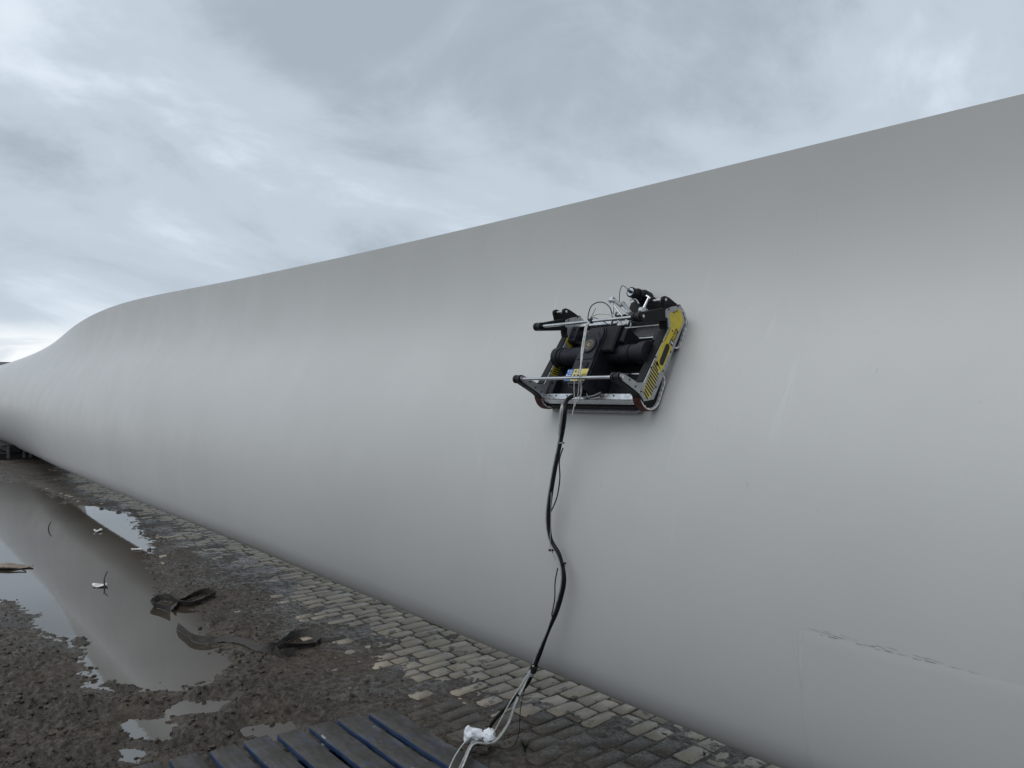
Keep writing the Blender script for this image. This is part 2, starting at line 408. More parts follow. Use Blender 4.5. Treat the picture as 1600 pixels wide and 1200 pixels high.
me = grid_mesh('ground', GX, GY, GZ, 'mud')
if me.polygons[0].normal.z < 0: me.flip_normals()
ground = mkobj('ground', me); ground['kind'] = 'structure'; ground['label'] = 'dark wet churned mud of the yard'
def gz(x, y): return float(ground_z(np.array([float(x)]), np.array([float(y)]))[0])

yard = MB().add([(-600,-600,-.1),(600,-600,-.1),(600,600,-.1),(-600,600,-.1)], [(0,1,2,3)]).build('yard', 'yard', ang=0); yard['kind'] = 'structure'
water = MB().add([(-20,-1.2,ZW),(-3.3,-1.2,ZW),(-3.3,2.72,ZW),(-20,2.72,ZW)], [(0,1,2,3)]).build('puddle', 'muddy_water', ang=0); water['kind'] = 'structure'
water['label'] = 'still brown puddle mirroring the blade and sky'

# ------------------------------------------------------------------ setts
pave = MB()
variants = []
for k in range(10):
    r_ = random.Random(100+k); base = [(-.5,-.5),(0,-.5),(.5,-.5),(.5,-.1),(.5,.5),(.1,.5),(-.5,.5),(-.5,.1)]
    ol = []
    for (a, b_) in base:
        cnr = abs(a) == .5 and abs(b_) == .5
        q = .955 if cnr else 1.0
        ol.append((a*q*(1+r_.uniform(-.10, .05)), b_*q*(1+r_.uniform(-.07, .04))))
    top = [(a*.955, b_*.97, r_.uniform(-.0015, .0015)) for a, b_ in ol]
    n = len(ol); vs = top + [(a, b_, -.005) for a, b_ in ol] + [(a, b_, -.07) for a, b_ in ol]
    fs = [tuple(range(n))]
    for q in range(2): fs += [(q*n+i, q*n+n+i, q*n+n+(i+1)%n, q*n+(i+1)%n) for i in range(n)]
    mb = MB().add(vs, fs); variants.append((mb, mb.mesh('sett', 'sett_stone', 50), mb.mesh('sett', 'sett_wet', 50)))
cand = []
for lo, hi, ys in rows:
    for j in range(len(ys)-1):
        cx, cy = (lo+hi)/2, (ys[j]+ys[j+1])/2
        L = ys[j+1]-ys[j]; w = hi-lo
        if cy > 3.9: continue
        hid = cy > 3.15
        cand.append((hid, -cx, cx, cy, w, L))
cxs = np.array([c_[2] for c_ in cand]); cys = np.array([c_[3] for c_ in cand])
# keep setts that the mud leaves at least partly bare
zz = np.stack([ground_z(cxs+dx, cys+dy) for dx in (-.04, 0, .04) for dy in (-.07, 0, .07)]).min(0)
keep = [(h, s_, a, b_, w, L) for (h, s_, a, b_, w, L), z in zip(cand, zz) if z < .0035 and np.interp(s_, MS, MP)-b_ < .42]
ksd = polysdf(np.array([k_[2] for k_ in keep]), np.array([k_[3] for k_ in keep]), PUD)
keep = [k_ for k_, d_ in zip(keep, ksd) if d_ < -.16]
keep.sort()
pavement = mkobj('cobbled_pavement', None); pavement['kind'] = 'structure'; pavement['label'] = 'old cobbled pavement of worn rectangular setts'
far = MB(); nset = 0
for h, s_, cx, cy, w, L in keep:
    mbv, mev, mew = random.choice(variants)
    if s_ < 3.5 and np.interp(s_, MS, MP)-cy + random.uniform(-.06, .06) > .02: mev = mew
    sx_, sy_ = w-.013, L-.015
    rot = random.uniform(-.05, .05) + random.choice((0, math.pi)); zj = random.uniform(-.003, .004)
    Mx = Matrix.Translation((cx, cy, zj)) @ Matrix.Rotation(rot, 4, 'Z') @ Matrix.Rotation(random.uniform(-.015, .015), 4, 'X') @ Matrix.Rotation(random.uniform(-.018, .018), 4, 'Y') @ Matrix.Diagonal((sx_, sy_, 1, 1))
    if nset < 300 and not h and s_ > 1.2:
        o = mkobj('sett', mev, pavement); o.matrix_basis = Mx; nset += 1
        if mev is mew: o['label'] = 'dark wet sett filmed with mud'
    else:
        far.add([Mx @ Vector(v_) for v_ in mbv.v], mbv.f)
fo = far.build('distant_setts', 'sett_stone', pavement, 50); fo['kind'] = 'stuff'

# ------------------------------------------------------------------ the blade
HS = [2.48,2.3,2.15,2.0,1.87,1.75,1.6,1.45,1.3,1.15,1.0,.82,.64,.5,.41,.35,.31,.30]
TI = [-4,1,8,16,25,30,28,22,14,7,2,-4,-10,-17,-35,-55,-73,-86]
def front_profile(n=72):
    H_ = np.array(HS)[::-1]; T = np.radians(TI)[::-1]
    h = .30+2.18*np.linspace(0, 1, 500)**2.2; h = h[::-1]; t = np.interp(h, H_, T); p = np.zeros_like(h)
    for i in range(1, len(h)): p[i] = p[i-1]+math.tan((t[i]+t[i-1])/2)*(h[i]-h[i-1])
    p += 2.357-np.interp(1.73, h[::-1], p[::-1]); p, h = p[::-1], h[::-1]
    L = np.concatenate([[0], np.cumsum(np.hypot(np.diff(p), np.diff(h)))]); L /= L[-1]
    u = np.linspace(0, 1, n); u = .35*u**2.2+.65*u
    return np.interp(u, L, p), np.interp(u, L, h), u
FP, FH, FU = front_profile(); NF = len(FP)
KS = np.array([-30,-26,-20,-10,-2,.67,1.76,2.94,4.3,5.25,6.6,8.5,9.8,11.4,12.4,13.4,16,40]); KV = np.array([.12,.45,.62,.82,.955,.9973,1.0042,1.0189,1.0404,1.0601,1.0879,1.1324,1.1684,1.1979,1.2107,1.2143,1.212,1.212])
WS = np.array([-40,12.4,14.5,16.3,18.5,21.2,24,27,29,40]); WV = np.array([0,0,.0496,.1728,.409,.6461,.8251,.97,1,1])
_sx = np.arange(-32, 42, .05)
def _sm(v, sig):
    k = np.exp(-.5*(np.arange(-80, 81)*.05/sig)**2); k /= k.sum()
    return np.convolve(np.pad(v, 80, mode='edge'), k, 'valid')
KD = _sm(np.interp(_sx, KS, KV), .9); WD = _sm(np.interp(_sx, WS, WV), .8)
def section(s):
    k = float(np.interp(s, _sx, KD)); w = float(np.interp(s, _sx, WD)); sh = .15*float(sstep(1, 12, s))
    fr = (FH-.30)/2.18
    p = FP[0]+(FP-FP[0])*k+sh*fr; h = .30+(FH-.30)*k
    A = np.sqrt(fr)*(1-fr)**1.15; A /= .43
    tk = .66*min(1, max(.25, 1+s/40))*k
    pb = p + A*tk + .012*np.clip(fr*8, 0, 1)
    a = np.radians(-90-180*FU); b_ = np.radians(-90+180*FU)
    cp, ch, r = 3.25, 1.297, 1.257
    fpz = np.stack([p*(1-w)+(cp+r*np.cos(a))*w, h*(1-w)+(ch+r*np.sin(a))*w], -1)
    bpz = np.stack([pb*(1-w)+(cp+r*np.cos(b_))*w, h*(1-w)+(ch+r*np.sin(b_))*w], -1)
    return fpz, bpz
stations = np.concatenate([np.arange(-30, -4, .5), np.arange(-4, 12, .12), np.arange(12, 30.6, .16)])
vs, fs = [], []
for s in stations:
    f_, b_ = section(float(s)); ring = np.concatenate([f_, b_[:0:-1]])
    vs += [(-float(s), float(p), float(h)) for p, h in ring]
nr = 2*NF-1
for i in range(len(stations)-1):
    for j in range(nr):
        q = (j+1) % nr; fs.append((i*nr+j, i*nr+q, (i+1)*nr+q, (i+1)*nr+j))
fs.append(tuple(range(nr-1, -1, -1))); fs.append(tuple((len(stations)-1)*nr+j for j in range(nr)))
blade = empty('wind_turbine_blade', (-15, 3.0, 0)); tag(blade, 'huge pale grey wind turbine blade lying on its edge along the cobbles', 'turbine blade')
def put(mb, name, mat, parent, ang=35):
    o = mb.build(name, mat, None, ang); o.parent = parent; o.matrix_parent_inverse = Matrix.Translation(parent.location).inverted(); return o
shell = MB().add(vs, fs); so_ = put(shell, 'shell', 'gelcoat', blade, 40)
import bmesh
bm = bmesh.new(); bm.from_mesh(so_.data); bmesh.ops.recalc_face_normals(bm, faces=bm.faces); bm.to_mesh(so_.data); bm.free()
so_.data.shade_smooth(); so_.data.set_sharp_from_angle(angle=R(40))
def surf(s, h, off=0.0):
    f_, b_ = section(s); i0 = f_[:, 1].argmin(); fz = f_[i0:]
    p = float(np.interp(h, fz[:, 1], fz[:, 0])); p2 = float(np.interp(h+.02, fz[:, 1], fz[:, 0])); p1 = float(np.interp(h-.02, fz[:, 1], fz[:, 0]))
    t = Vector((0, p2-p1, .04)).normalized(); n = Vector((0, -t.z, t.y))
    return Vector((-s, p, h)) + n*off
# leading edge protection sheet: a thin raised skin with its rim near the robot side
pv, pf = [], []; S0 = 1.155; cols_ = [S0-.001*0] + [S0-.010] + list(np.linspace(S0-.03, -6, 60)); nh = 44
for ci, s in enumerate(cols_):
    f_, b_ = section(float(s)); seg = f_[f_[:, 1] < .93]
    L = np.concatenate([[0], np.cumsum(np.hypot(*np.diff(seg, axis=0).T))]); top = float(np.interp(.885, seg[6:, 1], L[6:]))
    for j in range(nh):
        u = top*j/(nh-1); p = np.interp(u, L, seg[:, 0]); h = np.interp(u, L, seg[:, 1])
        p2, h2 = np.interp(u+.01, L, seg[:, 0]), np.interp(u+.01, L, seg[:, 1]); p1, h1 = np.interp(max(0, u-.01), L, seg[:, 0]), np.interp(max(0, u-.01), L, seg[:, 1])
        tl = math.hypot(p2-p1, h2-h1); off = (.0003 if ci == 0 else .0016) * (1 if j < nh-1 else .4)
        if ci == 1: off = .0042
        pv.append((-s, p-(h2-h1)/tl*off, h+(p2-p1)/tl*off))
for ci in range(len(cols_)-1):
    for j in range(nh-1): pf.append((ci*nh+j, ci*nh+nh+j, ci*nh+nh+j+1, ci*nh+j+1))
pt = put(MB().add(pv, pf), 'leading_edge_sheet', 'gelcoat', blade, 60); pt['label'] = 'thin raised protective sheet on the lower edge'
sm_ = MB(); prev = None
for j in range(40):
    h_ = .36+.52*j/39; a_, b_ = surf(S0+.004, h_, .0008), surf(S0-.003, h_, .0050); c_ = surf(S0-.009, h_, .0018)
    cur = [a_, b_, c_]
    if prev: sm_.add(prev+cur, [(0,1,4,3),(1,2,5,4)])
    prev = cur
put(sm_, 'edge_seam', 'edge_filler', blade, 60)
# broken line of dirt caught along the top rim of the sheet
dl = MB(); rr = random.Random(5); s = S0
while s > -2.5:
    ln = rr.uniform(.006, .03); hw = rr.uniform(.0003, .0010); z_ = .886 + rr.uniform(-.003, .004)
    if rr.random() < .55:
        a, b_ = surf(s, z_-hw, .0026), surf(s, z_+hw, .0026); c_, d_ = surf(s-ln, z_+hw*.6, .0026), surf(s-ln, z_-hw*.8, .0026)
        dl.add([a, b_, c_, d_], [(0, 1, 2, 3)])
    if rr.random() < .35:
        z2 = z_ + rr.uniform(.006, .012); a, b_ = surf(s, z2-.0004, .001), surf(s, z2+.0004, .001)
        c_, d_ = surf(s-ln*1.6, z2+.0003-.003, .001), surf(s-ln*1.6, z2-.0004-.003, .001); dl.add([a, b_, c_, d_], [(0, 1, 2, 3)])
    s -= ln*rr.uniform(.7, 1.3)
put(dl, 'dirt_line', 'patch_dirt', blade, 0)['kind'] = 'stuff'

# ------------------------------------------------------------------ root cradle and far shed
cr_ = empty('root_cradle', (-23, 3.2, 0)); tag(cr_, 'low dark timber cradle under the thick end of the blade', 'cradle')
for k, xx in enumerate((-21.6, -22.5, -23.4, -24.3)):
    put(MB().box(xx-.14, xx+.14, 2.15, 4.4, -.03, .17+.0*k, .01), 'sleeper', 'timber_dark', cr_)
for yk in (2.45, 3.95):
    put(MB().box(-24.5, -21.4, yk-.12, yk+.12, .175, .33, .01), 'bearer', 'timber_dark', cr_)
for k, (xx, yk) in enumerate(((-21.25, 2.30), (-21.3, 2.62), (-21.28, 2.75), (-21.3, 3.0))):
    put(MB().box(xx-.02, xx+.02, yk-.025, yk+.025, .05, .34+.03*(k % 2), .004), 'upright', 'post_pale', cr_)
put(MB().box(-24.6, -21.45, 2.2, 4.3, .335, .36, .005), 'pad', 'timber_dark', cr_)

shed = empty('far_shed', (-85, 14, 0)); tag(shed, 'long dark low shed with a pale roof edge beyond the blade root', 'shed')
put(MB().box(-95, -83, 3, 24, -.1, 4.15), 'wall', 'shed_wall', shed)
put(MB().box(-95.4, -82.6, 2.6, 24.4, 4.16, 4.42), 'roof_edge', 'shed_trim', shed)
rfm = MB(); rfm.add([(-95.3,2.7,4.43),(-82.7,2.7,4.43),(-82.7,24.3,4.43),(-95.3,24.3,4.43),(-89,2.7,4.75),(-89,24.3,4.75)], [(0,1,4),(2,3,5),(1,2,5,4),(3,0,4,5)]); put(rfm, 'roof', 'shed_wall', shed)
for k in range(5): put(MB().box(-82.98, -82.9, 4+k*4, 6.8+k*4, 0, 3.2), 'door', 'robot_panel', shed)

# ------------------------------------------------------------------ the crawler robot (local x along the blade, y up the surface, z away from it)
TAU = R(29)
RM = Matrix(((1,0,0,-2.060),(0,math.sin(TAU),-math.cos(TAU),2.3395),(0,math.cos(TAU),math.sin(TAU),1.7307),(0,0,0,1)))
rob = empty('crawler_robot'); rob.matrix_world = RM
tag(rob, 'black and yellow tracked inspection robot clinging to the blade face', 'robot')
def rp_(mb, name, mat, parent=None, ang=35, label=None): return mb.build(name, mat, parent or rob, ang, label)
PLATE = [(.139,.143),(.172,.112),(.205,.071),(.16,.020),(-.002,.028),(-.196,.040),(-.228,.083),(-.217,.119),(-.217,.150),(-.220,.225),(-.214,.243),(-.203,.245),(-.196,.232),(-.187,.151),(-.167,.118),(.084,.091),(.115,.116),(.113,.129)]
def offset_poly(poly, d):
    n = len(poly); ar = sum(poly[i][0]*poly[(i+1)%n][1]-poly[(i+1)%n][0]*poly[i][1] for i in range(n)); sg = 1 if ar > 0 else -1
    out = []
    for i in range(n):
        a, b_, c_ = Vector(poly[i-1]), Vector(poly[i]), Vector(poly[(i+1) % n])
        e1, e2 = (b_-a).normalized(), (c_-b_).normalized()
        n1, n2 = Vector((e1.y, -e1.x))*sg, Vector((e2.y, -e2.x))*sg
        bi = (n1+n2); bi = bi.normalized() if bi.length > 1e-6 else n1
        out.append(tuple(b_+bi*d/max(.45, bi.dot(n1))))
    return out
def hull_belt(c1, r1, c2, r2, n=26):
    pts = []
    for (cx, cy), r in ((c1, r1), (c2, r2)):
        for i in range(n): t = 2*math.pi*i/n; pts.append((cx+r*math.cos(t), cy+r*math.sin(t)))
    pts = sorted(set(pts)); 
    def half(P):
        h = []
        for p in P:
            while len(h) > 1 and (h[-1][0]-h[-2][0])*(p[1]-h[-2][1])-(h[-1][1]-h[-2][1])*(p[0]-h[-2][0]) <= 0: h.pop()
            h.append(p)
        return h
    lo, hi = half(pts), half(pts[::-1]); return lo[:-1]+hi[:-1]
def resample(poly, step):
    out = []; n = len(poly)
    for i in range(n):
        a, b_ = Vector(poly[i]), Vector(poly[(i+1) % n]); k = max(1, int((b_-a).length/step))
        out += [tuple(a+(b_-a)*q/k) for q in range(k)]
    return out
def band(outer, inner, x0, x1):
    n = len(outer); vs = [(x0,*p) for p in outer]+[(x1,*p) for p in outer]+[(x1,*p) for p in inner]+[(x0,*p) for p in inner]
    fs = []
    for i in range(n):
        j = (i+1) % n; fs += [(i,j,n+j,n+i),(n+i,n+j,2*n+j,2*n+i),(2*n+i,2*n+j,3*n+j,3*n+i),(3*n+i,3*n+j,j,i)]
    return MB().add(vs, fs)
def bolt(mb, x_, y_, z_, r=.0035): mb.cyl((x_, y_, z_), (x_+.003, y_, z_), r, n=8)
def glyphs(mb, x_, org, du, dv, count, h, w, seed):   # small block letterforms on the plane x = x_
    q = random.Random(seed); o = Vector(org); du = Vector(du).normalized(); dv = Vector(dv).normalized()
    for k in range(count):
        a = o+du*(k*w*1.35)
        def bar(u0, u1, v0, v1):
            P = [a+du*u0+dv*v0, a+du*u1+dv*v0, a+du*u1+dv*v1, a+du*u0+dv*v1]
            mb.add([(x_, p.x, p.y) for p in P], [(0,1,2,3)])
        bar(0, w*.3, 0, h); t = q.random()
        if t < .7: bar(w*.3, w, h*.72, h)
        if t > .3: bar(w*.3, w, 0, h*.28)
        if q.random() < .6: bar(w*.72, w, h*.28, h*.72)
        if q.random() < .4: bar(w*.3, w*.72, h*.4, h*.6)
def module(dx, side):
    b_ = MB(); b_.prism(offset_poly(PLATE, .004), dx+.240, dx+.2735)
    body = rp_(b_, 'track_module', 'robot_black', None, 30, 'side module with yellow and grey cover plate' if side else 'side module with grey inner plate')
    rp_(MB().prism(PLATE, dx+.274, dx+.280), 'cover_plate', 'plate_grey', body, 30)
    # upper bumper arm and lifting lugs
    rp_(MB().prism([(.112,.105),(.150,.140),(.062,.244),(.050,.256),(.036,.255),(.028,.244),(.031,.230)], dx+.2385, dx+.2768), 'bumper_arm', 'robot_black', body, 30)
    for xo in (.250, .190):
        rp_(MB().prism([(.150,.132),(.176,.158),(.186,.160),(.197,.152),(.204,.128),(.210,.074),(.19,.08)], dx+xo, dx+xo+.012), 'lifting_lug', 'robot_black', body, 30)
    rp_(MB().cyl((dx+.186,.184,.146), (dx+.266,.184,.146), .006, n=10), 'lug_pin', 'steel_rod', body)
    # bumper rollers at the arm ends
    for (yy_, zz_) in ((.044,.243), (-.210,.234)):
        m_ = MB()
        for q in range(3): m_.cyl((dx+.2340+q*.0135, yy_, zz_), (dx+.2445+q*.0135, yy_, zz_), .0175 if q != 1 else .0150, n=18)
        rp_(m_, 'bumper_roller', 'rubber', body)
        rp_(MB().cyl((dx+.262, yy_, zz_), (dx+.2825, yy_, zz_), .006, n=10), 'roller_bolt', 'steel_rod', body)
    # belts
    for (c1, r1, c2, r2) in (((.140,.052),.062,(.080,.022),.036), ((-.182,.056),.060,(-.114,.034),.034)):
        hull = resample(hull_belt(c1, r1, c2, r2), .005)
        rp_(band(offset_poly(hull, .0055), hull, dx+.236, dx+.270), 'belt', 'belt_red', body, 30)
        inn = []
        hin = offset_poly(hull, -.0028); hin2 = offset_poly(hull, -.0062)
        for i in range(len(hull)): inn.append(hin2[i] if (i//2) % 2 else hin[i])
        rp_(band(offset_poly(hull, .0012), inn, dx+.2365, dx+.2722), 'belt_teeth', 'belt_white', body, 30)
        rp_(MB().prism(offset_poly(hull_belt(c1, r1, c2, r2), -.007), dx+.240, dx+.262), 'pulley', 'robot_black', body, 30)
        for (cx, cy), r in ((c1, r1), (c2, r2)):
            rp_(MB().cyl((dx+.262, cx, cy), (dx+.268, cx, cy), r*.35, n=14), 'hub', 'robot_dark', body)
    bl = MB()
    for (a, c_) in ((.148,.128),(.190,.086),(.082,.100),(.100,.040),(.020,.103),(.012,.040),(-.052,.108),(-.075,.044),(-.10,.111),(-.130,.100),(-.150,.052),(-.205,.155),(-.206,.118),(-.20,.195),(.088,.070)):
        bolt(bl, dx+.279, a, c_)
    rp_(bl, 'bolts', 'ink', body)['kind'] = 'stuff'
    # yellow vinyl, hazard stripes, hand slot
    if side:
        Y = [(.134,.116),(.150,.107),(.190,.067),(.158,.028),(.084,.036),(-.083,.050),(-.070,.094),(-.010,.104),(.082,.087),(.108,.090),(.120,.106)]
        rp_(MB().prism(Y, dx+.280, dx+.2806), 'yellow_panel', 'yellow_vinyl', body, 30)
        sp = MB()
        for k in range(12):
            y0 = -.203+k*.0122; lo, hi = (.060, .108) if k > 1 else (.072, .106)
            if k > 9: lo = .060+(k-9)*.012
            sp.add([(dx+.2812, y0, hi), (dx+.2812, y0+.0062, hi), (dx+.2812, y0+.0062-.012, lo), (dx+.2812, y0-.012, lo)], [(0,3,2,1)])
        rp_(MB().prism([(-.210,.062),(-.213,.094),(-.200,.110),(-.062,.104),(-.058,.094),(-.080,.058)], dx+.280, dx+.2806), 'stripe_ground', 'label_yellow', body, 30)
        rp_(sp, 'hazard_stripes', 'ink', body, 0)['kind'] = 'stuff'
        sl_ = []
        for i in range(9): t = math.pi*(-.5+i/8); sl_.append((.018+.013*math.cos(t), .066+.013*math.sin(t)))
        for i in range(9): t = math.pi*(.5+i/8); sl_.append((-.050+.013*math.cos(t), .068+.013*math.sin(t)))
        rp_(MB().prism(sl_, dx+.2795, dx+.2815), 'hand_slot', 'ink', body, 30)
        lt = MB()
        glyphs(lt, dx+.2813, (.1475,.098), (.62,-.55), (.55,.62), 6, .007, .0042, 3)
        glyphs(lt, dx+.2813, (.062,.052), (1,-.10), (.1,1), 6, .009, .006, 5)
        glyphs(lt, dx+.2813, (.062,.040), (1,-.10), (.1,1), 6, .008, .006, 9)
        glyphs(lt, dx+.2813, (.030,.089), (1,-.10), (.1,1), 9, .004, .0055, 12)
        lt.add([(dx+.2813,.034,.042),(dx+.2813,.058,.039),(dx+.2813,.060,.062),(dx+.2813,.036,.064)], [(0,1,2,3)])
        rp_(lt, 'lettering', 'ink', body, 0)['kind'] = 'stuff'
        em = MB()
        for a in (((.039,.058),(.055,.056)),((.055,.056),(.040,.050)),((.040,.050),(.055,.046)),((.055,.046),(.041,.044))):
            p, q = Vector(a[0]), Vector(a[1]); d = (q-p).normalized(); nn = Vector((-d.y, d.x))*.0016
            em.add([(dx+.2818,*(p+nn)),(dx+.2818,*(q+nn)),(dx+.2818,*(q-nn)),(dx+.2818,*(p-nn))], [(0,1,2,3)])
        rp_(em, 'emblem', 'label_white', body, 0)['kind'] = 'stuff'
    else:
        for k, Y in enumerate(([(.078,.098),(.060,.100),(.040,.060),(.066,.050)], [(-.060,.055),(-.050,.105),(-.115,.108),(-.100,.060)])):
            rp_(MB().prism(Y, dx+.280, dx+.2806), 'yellow_panel', 'yellow_vinyl', body, 30)
        hs = MB()
        for k in range(5):
            y0 = -.105+k*.010; hs.add([(dx+.2812,y0,.100),(dx+.2812,y0+.005,.100),(dx+.2812,y0+.013,.070),(dx+.2812,y0+.008,.070)], [(0,1,2,3)])
        rp_(hs, 'hazard_stripes', 'ink', body, 0)['kind'] = 'stuff'
    return body
module(0.0, True); module(-.545, False)
# rails and rods
rp_(MB().box(-.2645,.2398,-.232,-.204,.060,.100,.002), 'lower_rail', 'aluminium')
bl = MB()
for xx in (-.225,-.185,-.12,.02,.035,.05,.065,.135): bl.cyl((xx,-.214,.100),(xx,-.214,.1025),.0035,n=8)
rp_(bl, 'rail_screws', 'ink')['kind'] = 'stuff'
rp_(MB().box(-.2645,.2398,.134,.152,.055,.090,.002), 'upper_rail', 'aluminium')
rp_(MB().cyl((-.2645,.075,.050),(.2395,.075,.050),.0075), 'cross_rod', 'steel_rod')
rp_(MB().cyl((-.2645,-.090,.050),(.2395,-.090,.050),.0075), 'cross_rod', 'steel_rod')
rp_(MB().cyl((-.306,.044,.243),(.236,.044,.243),.0062,n=12), 'bumper_bar', 'steel_rod')
rp_(MB().cyl((-.306,-.210,.234),(.236,-.210,.234),.0062,n=12), 'bumper_bar', 'steel_rod')
# rail end blocks against the left inner plate
rp_(MB().box(-.2648,-.224,.062,.140,.040,.092,.004), 'end_block', 'robot_dark'); rp_(MB().box(-.2648,-.226,-.225,-.130,.040,.096,.004), 'end_block', 'robot_dark')
rp_(MB().box(.196,.2395,.045,.095,.035,.075,.004), 'end_block', 'robot_dark'); rp_(MB().box(.193,.2395,-.115,-.060,.035,.075,.004), 'end_block', 'robot_dark')
bl = MB()
for (yy_, zz_) in ((.080,.092),(.122,.092),(-.150,.096),(-.202,.096)): bl.cyl((-.245,yy_,zz_),(-.245,yy_,zz_+.004),.006,n=10)
rp_(bl, 'block_bolts', 'robot_black')['kind'] = 'stuff'
# suction chamber with pale seal lip, ribbed cover
rp_(MB().box(-.275,.205,-.232,.125,.012,.050,.006), 'suction_chamber', 'robot_black')
rp_(MB().tube([(-.27,-.225,.010),(-.262,-.236,.008),(-.1,-.238,.007),(.05,-.237,.008),(.19,-.236,.008),(.200,-.22,.01)], .0045, 8, 5), 'seal_lip', 'hose_grey')
rb = MB()
for k in range(15): rb.box(.04+k*.0105,.045+k*.0105,-.195,-.10,.050,.054)
for k in range(8): rb.box(-.225+k*.010,-.220+k*.010,-.19,-.10,.050,.054)
rp_(rb, 'cooling_ribs', 'robot_dark')['kind'] = 'stuff'
rp_(MB().box(.01,.205,.078,.131,.048,.056,.002), 'top_panel', 'robot_panel')
# motors along x
mt = MB().cyl((.03,-.030,.108),(.205,-.030,.108),.037,n=28); mt.cyl((.205,-.030,.108),(.239,-.030,.108),.044,n=28); rp_(mt, 'drive_motor', 'robot_dark')
rp_(MB().cyl((.158,-.030,.108),(.166,-.030,.108),.039,n=28), 'motor_band', 'robot_black')
mt = MB().cyl((-.05,-.030,.108),(-.235,-.030,.108),.037,n=28); mt.cyl((-.235,-.030,.108),(-.2645,-.030,.108),.041,n=28); rp_(mt, 'drive_motor', 'robot_dark')
rp_(MB().cyl((-.212,-.030,.108),(-.220,-.030,.108),.039,n=28), 'motor_band', 'robot_black')
rp_(MB().box(-.262,-.24,-.10,-.06,.05,.07), 'motor_foot', 'robot_dark')
# central body
cb = MB().prism([(-.050,-.212),(.030,-.212),(.045,-.197),(.045,.030),(.030,.062),(-.045,.062),(-.065,.040),(-.065,-.195)], .045, .172, 'z')
cb.prism([(-.048,-.206),(.028,-.206),(.039,-.195),(.039,.027),(.027,.055),(-.042,.055),(-.059,.038),(-.059,-.192)], .172, .180, 'z')
body = rp_(cb, 'centre_housing', 'robot_dark', None, 30)
fl = MB().prism([(-.052,-.092),(.032,-.092),(.036,-.086),(.036,-.002),(.010,.035),(-.030,.035),(-.052,.012)], .180, .183, 'z'); rp_(fl, 'front_cover', 'robot_dark', body, 30)
rp_(MB().box(.020,.105,-.050,.070,.060,.168,.006), 'valve_box', 'robot_black', body)
rp_(MB().box(.060,.125,.000,.066,.050,.150,.005), 'control_box', 'robot_dark', body)
rp_(MB().box(-.090,-.0655,-.035,.035,.06,.150,.006), 'side_box', 'robot_dark', body)
rp_(MB().cyl((-.078,-.020,.150),(-.078,.030,.158),.010,n=14), 'side_tube', 'robot_panel', body)
rp_(MB().cyl((-.008,-.030,.180),(-.008,-.030,.187),.036,n=36), 'gauge_ring', 'robot_black', body)
rp_(MB().cyl((-.008,-.030,.187),(-.008,-.030,.189),.031,n=36), 'gauge_face', 'robot_panel', body)
rp_(band([(.0205*math.cos(t*.2618),.0205*math.sin(t*.2618)) for t in range(24)], [(.0175*math.cos(t*.2618),.0175*math.sin(t*.2618)) for t in range(24)], 0, .002), 'gauge_bezel', 'brass', body).matrix_basis = Matrix(((0,1,0,-.008),(0,0,1,-.030),(1,0,0,.189),(0,0,0,1)))
gm = MB()
for t in range(6):
    a = t*math.pi/6; gm.box(-.008-.0012,-.008+.0012,-.030-.014,-.030+.014,.1892,.1905)
    for i in range(len(gm.v)-8, len(gm.v)):
        vx, vy, vz = gm.v[i]; vx += .008; vy += .030; gm.v[i] = (-.008+vx*math.cos(a)-vy*math.sin(a), -.030+vx*math.sin(a)+vy*math.cos(a), vz)
rp_(gm, 'gauge_spokes', 'brass', body)['kind'] = 'stuff'
ov = [(.012+.010*math.cos(t*.3142), -.118+.014*math.sin(t*.3142)) for t in range(20)]
rp_(MB().prism(ov, .180, .184, 'z'), 'push_button', 'robot_black', body)
rp_(MB().cyl((-.030,-.112,.18),(-.030,-.112,.183),.004,n=10), 'screw', 'ink', body); rp_(MB().cyl((-.012,-.112,.18),(-.012,-.112,.183),.004,n=10), 'screw', 'ink', body)
rp_(MB().prism([(-.078,-.192),(-.044,-.192),(-.044,-.138),(-.078,-.138)], .1806, .1815, 'z'), 'blue_label', 'label_blue', body, 0)
rp_(MB().prism([(-.043,-.192),(.036,-.192),(.036,-.138),(-.043,-.138)], .1806, .1814, 'z'), 'yellow_label', 'label_yellow', body, 0)
lm = MB()
for a in ((-.075,-.150,-.070,-.143),(-.0755,-.170,-.069,-.162),(-.064,-.148,-.050,-.1455),(-.064,-.158,-.048,-.1555),(-.064,-.168,-.050,-.1655),(-.074,-.183,-.048,-.1805)):
    lm.add([(a[0],a[1],.182),(a[2],a[1],.182),(a[2],a[3],.182),(a[0],a[3],.182)], [(0,1,2,3)])
rp_(lm, 'label_print', 'label_white', body, 0)['kind'] = 'stuff'
ln = MB()
for a in ((-.034,-.153,-.027,-.143),(-.020,-.148,-.002,-.1445),(-.016,-.156,-.004,-.1525),(-.034,-.172,-.020,-.163),(-.015,-.172,-.003,-.163)):
    ln.add([(a[0],a[1],.1818),(a[2],a[1],.1818),(a[2],a[3],.1818),(a[0],a[3],.1818)], [(0,1,2,3)])
for k in range(6):
    x0 = -.006+k*.0085; ln.add([(min(.036,x0+.003),-.192,.1818),(min(.036,x0+.0075),-.192,.1818),(min(.036,x0+.0235),-.160+max(0,k-2)*-.004,.1818),(min(.036,x0+.019),-.160+max(0,k-2)*-.004,.1818)], [(0,1,2,3)])
rp_(ln, 'label_ink', 'ink', body, 0)['kind'] = 'stuff'
tcv = bpy.data.curves.new('number', 'FONT'); tcv.body = '40'; tcv.size = .018; tcv.extrude = .0003
to = bpy.data.objects.new('tmp', tcv); col.objects.link(to); dg = bpy.context.evaluated_depsgraph_get()
